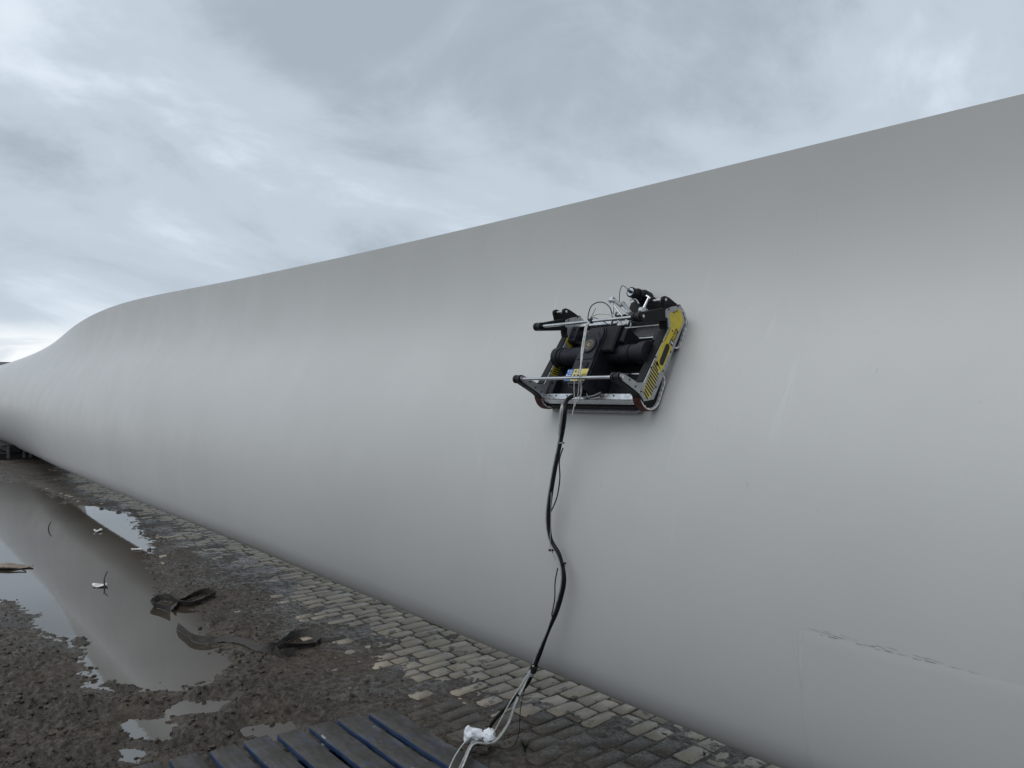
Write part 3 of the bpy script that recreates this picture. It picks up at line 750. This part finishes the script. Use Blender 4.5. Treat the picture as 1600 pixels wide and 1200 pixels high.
tm = bpy.data.meshes.new_from_object(to.evaluated_get(dg)); bpy.data.objects.remove(to); tm.materials.clear(); tm.materials.append(MATS['label_white'])
no = mkobj('box_number', tm, body); no.matrix_basis = Matrix.Translation((.084,.030,.1506)) @ Matrix.Rotation(.6, 4, 'Z')
# sensor arm on top
arm = rp_(MB().cyl((-.054,.239,.12),(.062,.163,.115),.0062,n=10), 'sensor_arm', 'aluminium')
for nm_, a, b2, r in (('strut',(-.054,.239,.12),(-.034,.150,.09),.0045),('strut',(.0,.172,.12),(-.032,.125,.095),.0048),('strut',(.060,.152,.10),(.130,.166,.10),.0055),
                      ('strut',(.102,.190,.085),(.100,.262,.075),.0055),('strut',(.088,.268,.078),(.122,.246,.066),.0055),('strut',(.064,.150,.09),(.064,.120,.075),.006),('strut',(-.03,.205,.12),(.03,.150,.09),.004)):
    rp_(MB().cyl(a, b2, r, n=10), nm_, 'aluminium', arm)
rp_(MB().cyl((.012,.214,.118),(.072,.160,.112),.0095,n=14), 'roller', 'hose_grey', arm); rp_(MB().cyl((-.03,.226,.125),(.016,.198,.12),.0085,n=14), 'roller', 'hose_grey', arm)
rp_(MB().box(-.065,-.046,.225,.247,.108,.130,.003), 'clamp', 'aluminium', arm); rp_(MB().box(.092,.112,.178,.198,.078,.100,.003), 'clamp', 'aluminium', arm); rp_(MB().box(.045,.072,.142,.162,.075,.105,.003), 'clamp', 'robot_panel', arm)
rp_(MB().box(-.03,.03,.150,.172,.06,.10,.004), 'mount', 'robot_black', arm)
rp_(MB().box(.005,.062,.118,.14,.092,.097,.001), 'fork_plate', 'aluminium', arm)
cmr = rp_(MB().cyl((.056,.250,.138),(.052,.276,.060),.0215,n=22), 'sensor_head', 'robot_black')
rp_(MB().cyl((.0563,.2495,.1395),(.0563,.2492,.1405),.0165,n=20), 'end_cap', 'aluminium', cmr)
rp_(MB().cyl((.0563,.2495,.140),(.0563,.2480,.150),.0065,n=12), 'connector', 'rubber', cmr)
rp_(MB().cyl((.053,.278,.062),(.051,.288,.030),.031,n=26), 'lens_ring', 'robot_black', cmr); rp_(MB().cyl((.055,.262,.10),(.054,.270,.082),.027,n=22), 'collar', 'robot_black', cmr)
rp_(MB().cyl((.034,.226,.065),(.030,.236,.035),.027,n=22), 'lower_wheel', 'rubber', cmr)
rp_(MB().box(.085,.110,.225,.275,.030,.060,.004), 'bracket', 'robot_black', cmr)
# loose wires on the robot
for pts, r, mt_ in (([(-.110,.095,.13),(-.110,.109,.15),(-.128,.156,.15),(-.128,.195,.15),(-.093,.209,.15),(-.047,.196,.15),(-.002,.159,.15),(.012,.111,.13)], .0022, 'cable_black'),
    ([(-.110,.125,.15),(-.082,.145,.15),(-.039,.145,.15),(.017,.131,.15),(.052,.108,.14),(.085,.060,.12)], .0022, 'hose_white'),
    ([(-.02,.165,.13),(.019,.130,.125),(.053,.105,.12),(.077,.106,.12),(.071,.128,.12),(.068,.15,.11)], .0032, 'hose_white'),
    ([(-.005,.200,.12),(-.005,.217,.12),(-.025,.268,.12),(-.024,.294,.125),(-.005,.291,.135),(.033,.267,.145),(.056,.248,.149)], .0016, 'cable_black'),
    ([(-.112,.10,.15),(-.096,.142,.155),(-.086,.172,.16)], .0012, 'cable_black'), ([(-.115,.112,.15),(-.09,.13,.15),(-.05,.118,.15),(-.01,.105,.13)], .0016, 'cable_black'),
    ([(.062,.205,.12),(.05,.222,.12),(.068,.232,.11),(.085,.215,.1)], .0028, 'hose_white'),
    ([(.010,.046,.246),(.014,.013,.258),(.030,-.036,.262),(.045,-.101,.258),(.062,-.160,.25),(.072,-.205,.243),(.055,-.232,.20),(.036,-.262,.17),(.000,-.280,.15)], .0032, 'hose_white'),
    ([(.016,.046,.246),(.022,.010,.258),(.037,-.04,.260),(.051,-.101,.256),(.060,-.150,.249),(.046,-.200,.22),(.028,-.245,.18),(.004,-.29,.15)], .0022, 'hose_white'),
    ([(.012,-.14,.20),(.005,-.18,.205),(.004,-.225,.19),(.006,-.28,.16),(.002,-.325,.145)], .0018, 'hose_white'),
    ([(-.02,-.22,.102),(.01,-.235,.125),(.05,-.225,.12),(.06,-.20,.10)], .0030, 'hose_grey'), ([(-.03,-.23,.11),(.0,-.21,.12),(.03,-.235,.115),(.075,-.226,.11)], .0022, 'hose_white')):
    rp_(MB().tube(pts, r, 7, 6), 'air_hose' if mt_ != 'cable_black' else 'wire', mt_)
rp_(MB().box(.006,.024,.038,.052,.234,.253,.002), 'hose_clip', 'robot_black')

# ------------------------------------------------------------------ cable bundle from the robot to the ground
cbn = empty('cable_bundle', (-2.55, 2.05, 0)); tag(cbn, 'black umbilical cable bundle hanging from the robot to the ground', 'cable')
loc = [RM @ Vector(p) for p in ((.005,-.215,.115),(-.035,-.232,.135),(-.062,-.253,.14),(-.062,-.280,.14),(-.051,-.310,.138))]
main = loc + [Vector(p) for p in ((-2.150,2.09,1.432),(-2.185,2.08,1.275),(-2.215,2.08,1.116),(-2.207,2.08,1.012),(-2.151,2.08,.944),(-2.128,2.08,.856),(-2.168,2.09,.743),(-2.242,2.10,.617),(-2.331,2.12,.469),(-2.403,2.13,.350),(-2.520,2.13,.226),(-2.628,2.11,.100),(-2.612,2.06,.040),(-2.52,1.92,.100),(-2.40,1.78,.100),(-2.2,1.60,.100),(-1.9,1.4,.10))]
put(MB().tube(main, .0085, 10, 8, lambda t: 1+.07*math.sin(t*95)+.06*math.sin(t*41)), 'cable_sheath', 'cable_black', cbn)
def side(pts, dx, dy, dz, seed):
    q = random.Random(seed); return [p+Vector((dx+q.uniform(-.004,.004), dy, dz+q.uniform(-.003,.003))) for p in pts]
put(MB().tube(side(main[3:15], -.0075, -.005, 0, 1), .0036, 7, 7), 'air_hose', 'hose_grey', cbn)
put(MB().tube(side(main[3:6], -.014, -.006, 0, 2), .0050, 7, 7), 'air_hose', 'hose_white', cbn)
put(MB().tube([main[5]+Vector((.010,-.004,-.05)), Vector((-2.150,2.075,1.33)), Vector((-2.142,2.07,1.26)), Vector((-2.160,2.07,1.18)), Vector((-2.205,2.075,1.11))], .0026, 6, 8), 'loose_wire', 'cable_black', cbn)
put(MB().tube([Vector((-2.19,2.068,1.20)), Vector((-2.188,2.064,1.08)), Vector((-2.19,2.064,.98)), Vector((-2.16,2.066,.93))], .0014, 6, 8), 'thin_hose', 'hose_grey', cbn)
put(MB().tube([Vector((-2.15,2.066,.90)), Vector((-2.165,2.066,.84)), Vector((-2.172,2.07,.77)), Vector((-2.20,2.08,.70))], .0024, 6, 8), 'loose_wire', 'cable_black', cbn)
split = Vector((-2.345,2.110,.445))
for k, (rad, mt_, mid) in enumerate(((.0042,'hose_grey',[(-2.385,2.092,.36),(-2.425,2.075,.27),(-2.47,2.075,.17),(-2.53,2.06,.085),(-2.56,2.03,.060),(-2.52,1.92,.112),(-2.42,1.79,.106),(-2.28,1.62,.100)]),
                              (.0042,'hose_white',[(-2.380,2.094,.36),(-2.418,2.075,.27),(-2.462,2.072,.17),(-2.52,2.056,.085),(-2.552,2.022,.066),(-2.505,1.91,.112),(-2.40,1.78,.106),(-2.26,1.61,.100)]),
                              (.0028,'hose_white',[(-2.39,2.086,.36),(-2.445,2.066,.27),(-2.505,2.058,.17),(-2.56,2.052,.085),(-2.575,2.03,.070),(-2.56,1.94,.116),(-2.50,1.82,.104),(-2.38,1.68,.100)]),
                              (.0018,'cable_black',[(-2.375,2.096,.36),(-2.40,2.086,.25),(-2.405,2.08,.14),(-2.44,2.07,.075),(-2.50,2.05,.055),(-2.545,2.03,.058)]))):
    put(MB().tube([split]+[Vector(p) for p in mid], rad, 7, 8), 'air_hose' if k < 3 else 'loose_wire', mt_, cbn)
def tie(c, d, r, nm_, mt_, w=.006, tail=True):
    d = Vector(d).normalized(); c = Vector(c); m_ = MB().cyl(c-d*w/2, c+d*w/2, r, n=12)
    if tail: m_.cyl(c, c+Vector((.022,-.012,-.004)), .0016, n=6)
    put(m_, nm_, mt_, cbn)
tie(main[5]+Vector((0,0,-.03)), (0.1,0,1), .0115, 'cable_tie', 'hose_grey', .005, False)
tie(main[8]+Vector((.004,0,-.05)), (0,0,1), .0115, 'cable_tie', 'cable_black'); tie(main[9]+Vector((.02,0,-.025)), (-.5,0,1), .0115, 'cable_tie', 'cable_black')
tie(main[11]+Vector((-.03,.002,-.05)), (.5,0,1), .0115, 'cable_tie', 'cable_black')
tie((-2.352,2.118,.428), (.55,0,1), .0165, 'coupling', 'rubber', .03, False); tie((-2.362,2.112,.405), (.55,0,1), .014, 'coupling', 'hose_grey', .012, False)
tie((-2.405,2.078,.31), (.4,.1,1), .0075, 'cable_tie', 'cable_black', .005)

# white tape wrap
tp = MB(); axis = Vector((math.sin(PHI), math.cos(PHI), -.06)).normalized(); cw = Vector((-2.60,2.02,.086)); u = Vector((0,0,1)); w = axis.cross(u).normalized(); u = w.cross(axis)
q = random.Random(4); nseg, nar = 22, 26; vs, fs = [], []
for i in range(nseg):
    t = i/(nseg-1); a = (t-.5)*.135
    rad = float(np.interp(t, (0,.03,.12,.48,.60,.70,.84,.96,1), (.017,.033,.034,.027,.018,.027,.032,.026,.010)))
    for j in range(nar):
        th = 2*math.pi*j/nar; rr_ = rad*(1+.10*math.sin(3*th+i*.9)+.09*math.sin(7*th-i*.6)+q.uniform(-.07,.07))
        vs.append(cw+axis*(a+.004*math.sin(5*th))+u*rr_*math.cos(th)*.92+w*rr_*math.sin(th))
for i in range(nseg-1):
    for j in range(nar): k = (j+1) % nar; fs.append((i*nar+j, i*nar+k, i*nar+nar+k, i*nar+nar+j))
fs += [tuple(range(nar-1,-1,-1)), tuple(range((nseg-1)*nar, nseg*nar))]
tw = empty('tape_wrap', cw); tag(tw, 'crumpled white plastic wrap tied round the cables on the ground', 'plastic wrap')
put(tp.add(vs, fs), 'wrap', 'tape_white', tw, 50)
put(MB().cyl(cw+axis*.0095, cw+axis*.0155, .0190, n=14), 'tie_band', 'cable_black', tw)

# ------------------------------------------------------------------ pallet
pal = empty('wooden_pallet', (-2.5, 1.4, 0)); tag(pal, 'blue painted wooden pallet caked in mud', 'pallet')
q = random.Random(8); edges = [.63,.765,.91,1.06,1.20,1.345,1.485,1.62]
for k, y0 in enumerate(edges+[1.765]):
    wd_ = .108 if k < 8 else .118
    x0 = -3.11 - (1.9-y0)*.16 + q.uniform(-.015, .015); zt = .080+q.uniform(-.003, .003)
    m_ = MB(); nx = 14; vs, fs = [], []
    for i in range(nx):
        xx = x0+(1.25)*i/(nx-1); jag = q.uniform(-.002, .002); e0 = q.uniform(0,.012) if i == 0 else 0
        for (yy_, z_) in ((y0+jag,zt-.024),(y0+jag,zt-.002),(y0+.002+jag,zt),(y0+wd_-.002+jag,zt),(y0+wd_+jag,zt-.002),(y0+wd_+jag,zt-.024)):
            vs.append((xx+(e0 if yy_ > y0+.05 else 0), yy_, z_))
    for i in range(nx-1):
        for j in range(6): k2 = (j+1) % 6; fs.append((i*6+j, i*6+k2, i*6+6+k2, i*6+6+j))
    fs += [(5,4,3,2,1,0), tuple((nx-1)*6+j for j in range(6))]
    bd = put(m_.add(vs, fs), 'deck_board', 'blue_pallet', pal, 50)
    bm = bmesh.new(); bm.from_mesh(bd.data); bmesh.ops.recalc_face_normals(bm, faces=bm.faces); bm.to_mesh(bd.data); bm.free()
for xx in (-3.02, -2.55, -2.05):
    put(MB().box(xx-.05, xx+.05, .66, 1.875, -.03, .0535, .003), 'bearer', 'blue_pallet', pal)

# ------------------------------------------------------------------ straps
def strap(name, pts, tilt, width, label):
    P = catmull([(a, b_, 0) for a, b_ in pts], 8); n = len(P); vs, fs = [], []
    for k, p in enumerate(P):
        t = k/(n-1); d = (P[min(k+1,n-1)]-P[max(k-1,0)]).normalized(); nrm = Vector((-d.y, d.x, 0)); a = R(tilt(t))
        up = Vector((0,0,1))*math.sin(a)+nrm*math.cos(a); th = up.cross(d).normalized()*.0018
        base = p+Vector((0,0,max(gz(p.x, p.y), ZW)+.003)) - nrm*math.cos(a)*width*.5
        for q2 in range(5):
            e_ = base+up*width*q2/4 + th*(1.6*math.sin(q2*1.57)*math.sin(k*.8)); vs.append(e_+th)
        for q2 in range(4,-1,-1):
            e_ = base+up*width*q2/4 + th*(1.6*math.sin(q2*1.57)*math.sin(k*.8)); vs.append(e_-th)
    for k in range(n-1):
        for j in range(10): j2 = (j+1) % 10; fs.append((k*10+j, k*10+j2, k*10+10+j2, k*10+10+j))
    fs += [tuple(range(9,-1,-1)), tuple(range((n-1)*10, n*10))]
    o = MB().add(vs, fs).build(name, 'strap_web', None, 50); tag(o, label, 'strap'); return o
strap('lifting_strap', [(-5.80,1.62),(-5.93,1.60),(-6.05,1.565),(-6.14,1.60),(-6.20,1.66),(-6.12,1.72),(-5.96,1.735),(-5.88,1.80),(-5.88,1.90),(-5.93,1.99),(-6.04,1.965),(-6.05,1.86),(-6.02,1.77),(-5.97,1.70),(-5.85,1.66)],
      lambda t: 90-35*math.sin(t*9)-(30 if t > .9 else 0), .050, 'mud brown webbing strap curled in a loop at the edge of the puddle')
strap('lifting_strap', [(-5.36,1.545),(-5.22,1.55),(-5.06,1.55),(-4.95,1.60),(-4.90,1.68),(-4.76,1.74),(-4.62,1.77),(-4.47,1.80),(-4.46,1.88),(-4.55,1.97),(-4.62,2.06),(-4.58,2.15),(-4.48,2.15),(-4.40,2.08),(-4.40,1.98),(-4.42,1.90),(-4.36,1.82),(-4.28,1.84),(-4.30,1.92)],
      lambda t: 60+30*math.sin(t*15+.5), .046, 'long twisted mud brown webbing strap lying on the mud with a folded end')
strap('lifting_strap', [(-4.46,2.14),(-4.42,2.22),(-4.42,2.32)], lambda t: 6, .05, 'short flat end of webbing strap half buried in mud')

# ------------------------------------------------------------------ clods, pebbles, litter, weeds
ICO = [(0,0,1)]+[(math.cos(t*1.2566)*.894, math.sin(t*1.2566)*.894, .447) for t in range(5)]+[(math.cos(t*1.2566+.6283)*.894, math.sin(t*1.2566+.6283)*.894, -.447) for t in range(5)]+[(0,0,-1)]
IF = [(0,1+i,1+(i+1)%5) for i in range(5)]+[(1+i,6+i,1+(i+1)%5) for i in range(5)]+[(1+(i+1)%5,6+i,6+(i+1)%5) for i in range(5)]+[(11,6+(i+1)%5,6+i) for i in range(5)]
def lump(mb, c, r, q, fl=.7):
    a = q.uniform(0, 6.28); sx_, sy_, sz_ = r*q.uniform(.7,1.4), r*q.uniform(.7,1.2), r*fl*q.uniform(.7,1.2)
    vs = []
    for v_ in ICO:
        k = q.uniform(.72, 1.2); x_, y_, z_ = v_[0]*sx_*k, v_[1]*sy_*k, v_[2]*sz_*k
        vs.append((c[0]+x_*math.cos(a)-y_*math.sin(a), c[1]+x_*math.sin(a)+y_*math.cos(a), c[2]+z_))
    mb.add(vs, IF)
q = random.Random(31); cl = MB()
px = []; 
for k in range(15000):
    s = 2.6+q.random()**2.2*9; px.append((-s, q.uniform(.25, 2.9)))
pa = np.array(px); pz = ground_z(pa[:,0], pa[:,1])
pmv = np.interp(-pa[:,0], MS, MP)-pa[:,1]
for (x_, y_), z_, mm in zip(px, pz, pmv):
    if x_ > -3.4 and y_ < 1.95: continue
    if z_ < ZW-.012: continue
    if mm < .1 and q.random() > .10: continue
    r = .0022+.010*q.random()**5*(1.5 if mm > .5 and x_ > -5.5 else .8)
    lump(cl, (x_, y_, z_+r*.25), r, q)
co_ = cl.build('mud_clods', 'mud', None, 0); co_['kind'] = 'stuff'; co_['label'] = 'small crumbs and clods of mud strewn over the ground'
def single(name, mat, x_, y_, r, label, cat, seed, fl=.7, group=None):
    m_ = MB(); lump(m_, (0,0,0), r, random.Random(seed), fl)
    o = m_.build(name, mat, None, 70); o.location = (x_, y_, max(gz(x_, y_), ZW)+r*.3); tag(o, label, cat, group); return o
PL = ['larger of two touching rounded pebbles on the muddy setts', 'smaller of two touching rounded pebbles on the muddy setts', 'grey pebble in thick mud by the setts', 'rounded stone beside the grey pebble by the setts', 'lone pebble just beyond the folded strap', 'tiny pebble on smooth mud between strap and setts', 'pebble lying in a muddy joint of the bare setts']
for k, (x_, y_, r) in enumerate(((-3.22,2.50,.018),(-3.20,2.46,.016),(-3.55,2.62,.014),(-3.60,2.60,.016),(-4.75,2.10,.014),(-4.95,2.02,.012),(-3.42,2.55,.013))):
    single('pebble', 'pebble', x_, y_, r, PL[k], 'pebble', 50+k, .8, 'pebbles on the muddy setts')
# scraps floating in the puddle
def sheet(name, mat, c, L, W, ang, lift, label, cat, seed):
    q = random.Random(seed); n, w_ = 14, 5; vs, fs = [], []
    for sgn in (1, -1):
        for i in range(n):
            t = i/(n-1); hw = W*.5*math.sin(math.pi*min(1, max(0, t*.94+.03)))**.7
            for j in range(w_):
                v_ = (j/(w_-1)-.5)*2
                vs.append(((t-.5)*L, v_*hw, lift*(math.sin(t*7+seed)*.4+.6)*(1-v_*v_*.5)+sgn*.0015+q.uniform(-.001,.001)))
    for o_ in (0, n*w_):
        for i in range(n-1):
            for j in range(w_-1):
                f_ = (o_+i*w_+j, o_+i*w_+j+1, o_+(i+1)*w_+j+1, o_+(i+1)*w_+j); fs.append(f_[::-1] if o_ == 0 else f_)
    for i in range(n-1):
        for j in (0, w_-1):
            a = i*w_+j; fs.append((a, a+w_, a+w_+n*w_, a+n*w_))
    o = MB().add(vs, fs).build(name, mat, None, 60); o.location = (c[0], c[1], ZW+.004); o.rotation_euler = (0, 0, ang); return tag(o, label, cat)
AV = math.atan2(math.cos(PHI), math.sin(PHI))
sheet('litter_scrap', 'scrap_white', (-7.0,1.40), .125, .10, AV, .022, 'curled white plastic scrap floating in the puddle', 'litter', 1)
sheet('litter_scrap', 'scrap_white', (-9.8,1.94), .09, .10, AV+.3, .03, 'small pale scrap floating under the reflected blade edge', 'litter', 2)
sheet('litter_scrap', 'scrap_white', (-8.4,2.02), .13, .06, AV-.2, .008, 'thin pale sliver floating near the bright strip of puddle', 'litter', 3)
sheet('rag', 'rag_tan', (-8.28,.90), .42, .16, AV+.1, .04, 'tan wet rag lying in the puddle', 'rag', 5)
def twig(pts, r, label):
    o = MB().tube([(0,0,0)]+[tuple(Vector(p)-Vector(pts[0])) for p in pts[1:]], r, 6, 5, lambda t: 1-.5*t).build('twig', 'twig_bark', None, 60); o.location = pts[0]; tag(o, label, 'twig')
twig([(-6.88,1.41,ZW),(-6.94,1.42,.03),(-7.02,1.44,.05),(-7.06,1.47,.085)], .007, 'dark bent twig across the white plastic scrap')
twig([(-10.35,1.52,ZW),(-10.36,1.53,.03),(-10.34,1.55,.07)], .007, 'thin dark twig standing up out of open puddle water')
twig([(-8.30,.83,ZW),(-8.2,.86,.0),(-8.1,.96,-.005),(-8.0,1.0,-.015)], .010, 'dark stick floating beside the tan rag')
# weeds between setts
def weed(x_, y_, n, h, seed, label):
    q = random.Random(seed); m_ = MB()
    for k in range(n):
        a = q.uniform(0, 6.28); ln_ = h*q.uniform(.6,1.1); lean = q.uniform(.3,1.0); w_ = .0028
        d = Vector((math.cos(a), math.sin(a), 0)); sdv = Vector((-d.y, d.x, 0)); c = [d*(lean*ln_*t*t)+Vector((0,0,ln_*t*(1-.35*lean*t))) for t in (0,.35,.7,1)]
        vs = []
        for i, p in enumerate(c): ww = w_*(1-.8*i/3); vs += [p+sdv*ww, p-sdv*ww, p+d*.0012]
        fs = []
        for i in range(3):
            for j in range(3): j2 = (j+1) % 3; fs.append((i*3+j, i*3+j2, i*3+3+j2, i*3+3+j))
        m_.add(vs, fs)
    o = empty('weed', (x_, y_, gz(x_, y_))); tag(o, label, 'weed', None)
    f_ = m_.build('leaves', 'weed_leaf', o, 0); MBx = MB().cyl((0,0,-.01),(0,0,.006),.005,n=7); MBx.build('root_crown', 'twig_bark', o)
weed(-2.50,2.20, 44, .070, 1, 'spiky dark grass tuft beside the white wrapped cables')
weed(-1.95,2.77, 16, .022, 2, 'low weed tuft in a joint of the bare setts near the blade')
weed(-3.75,3.02, 22, .022, 3, 'small green moss tuft in the setts below the blade edge')
weed(-3.62,2.92, 22, .020, 4, 'brownish moss tuft between two setts, next to a green one')
weed(-2.62,2.62, 14, .020, 5, 'tiny weed in the dark mud filmed setts behind the hoses')
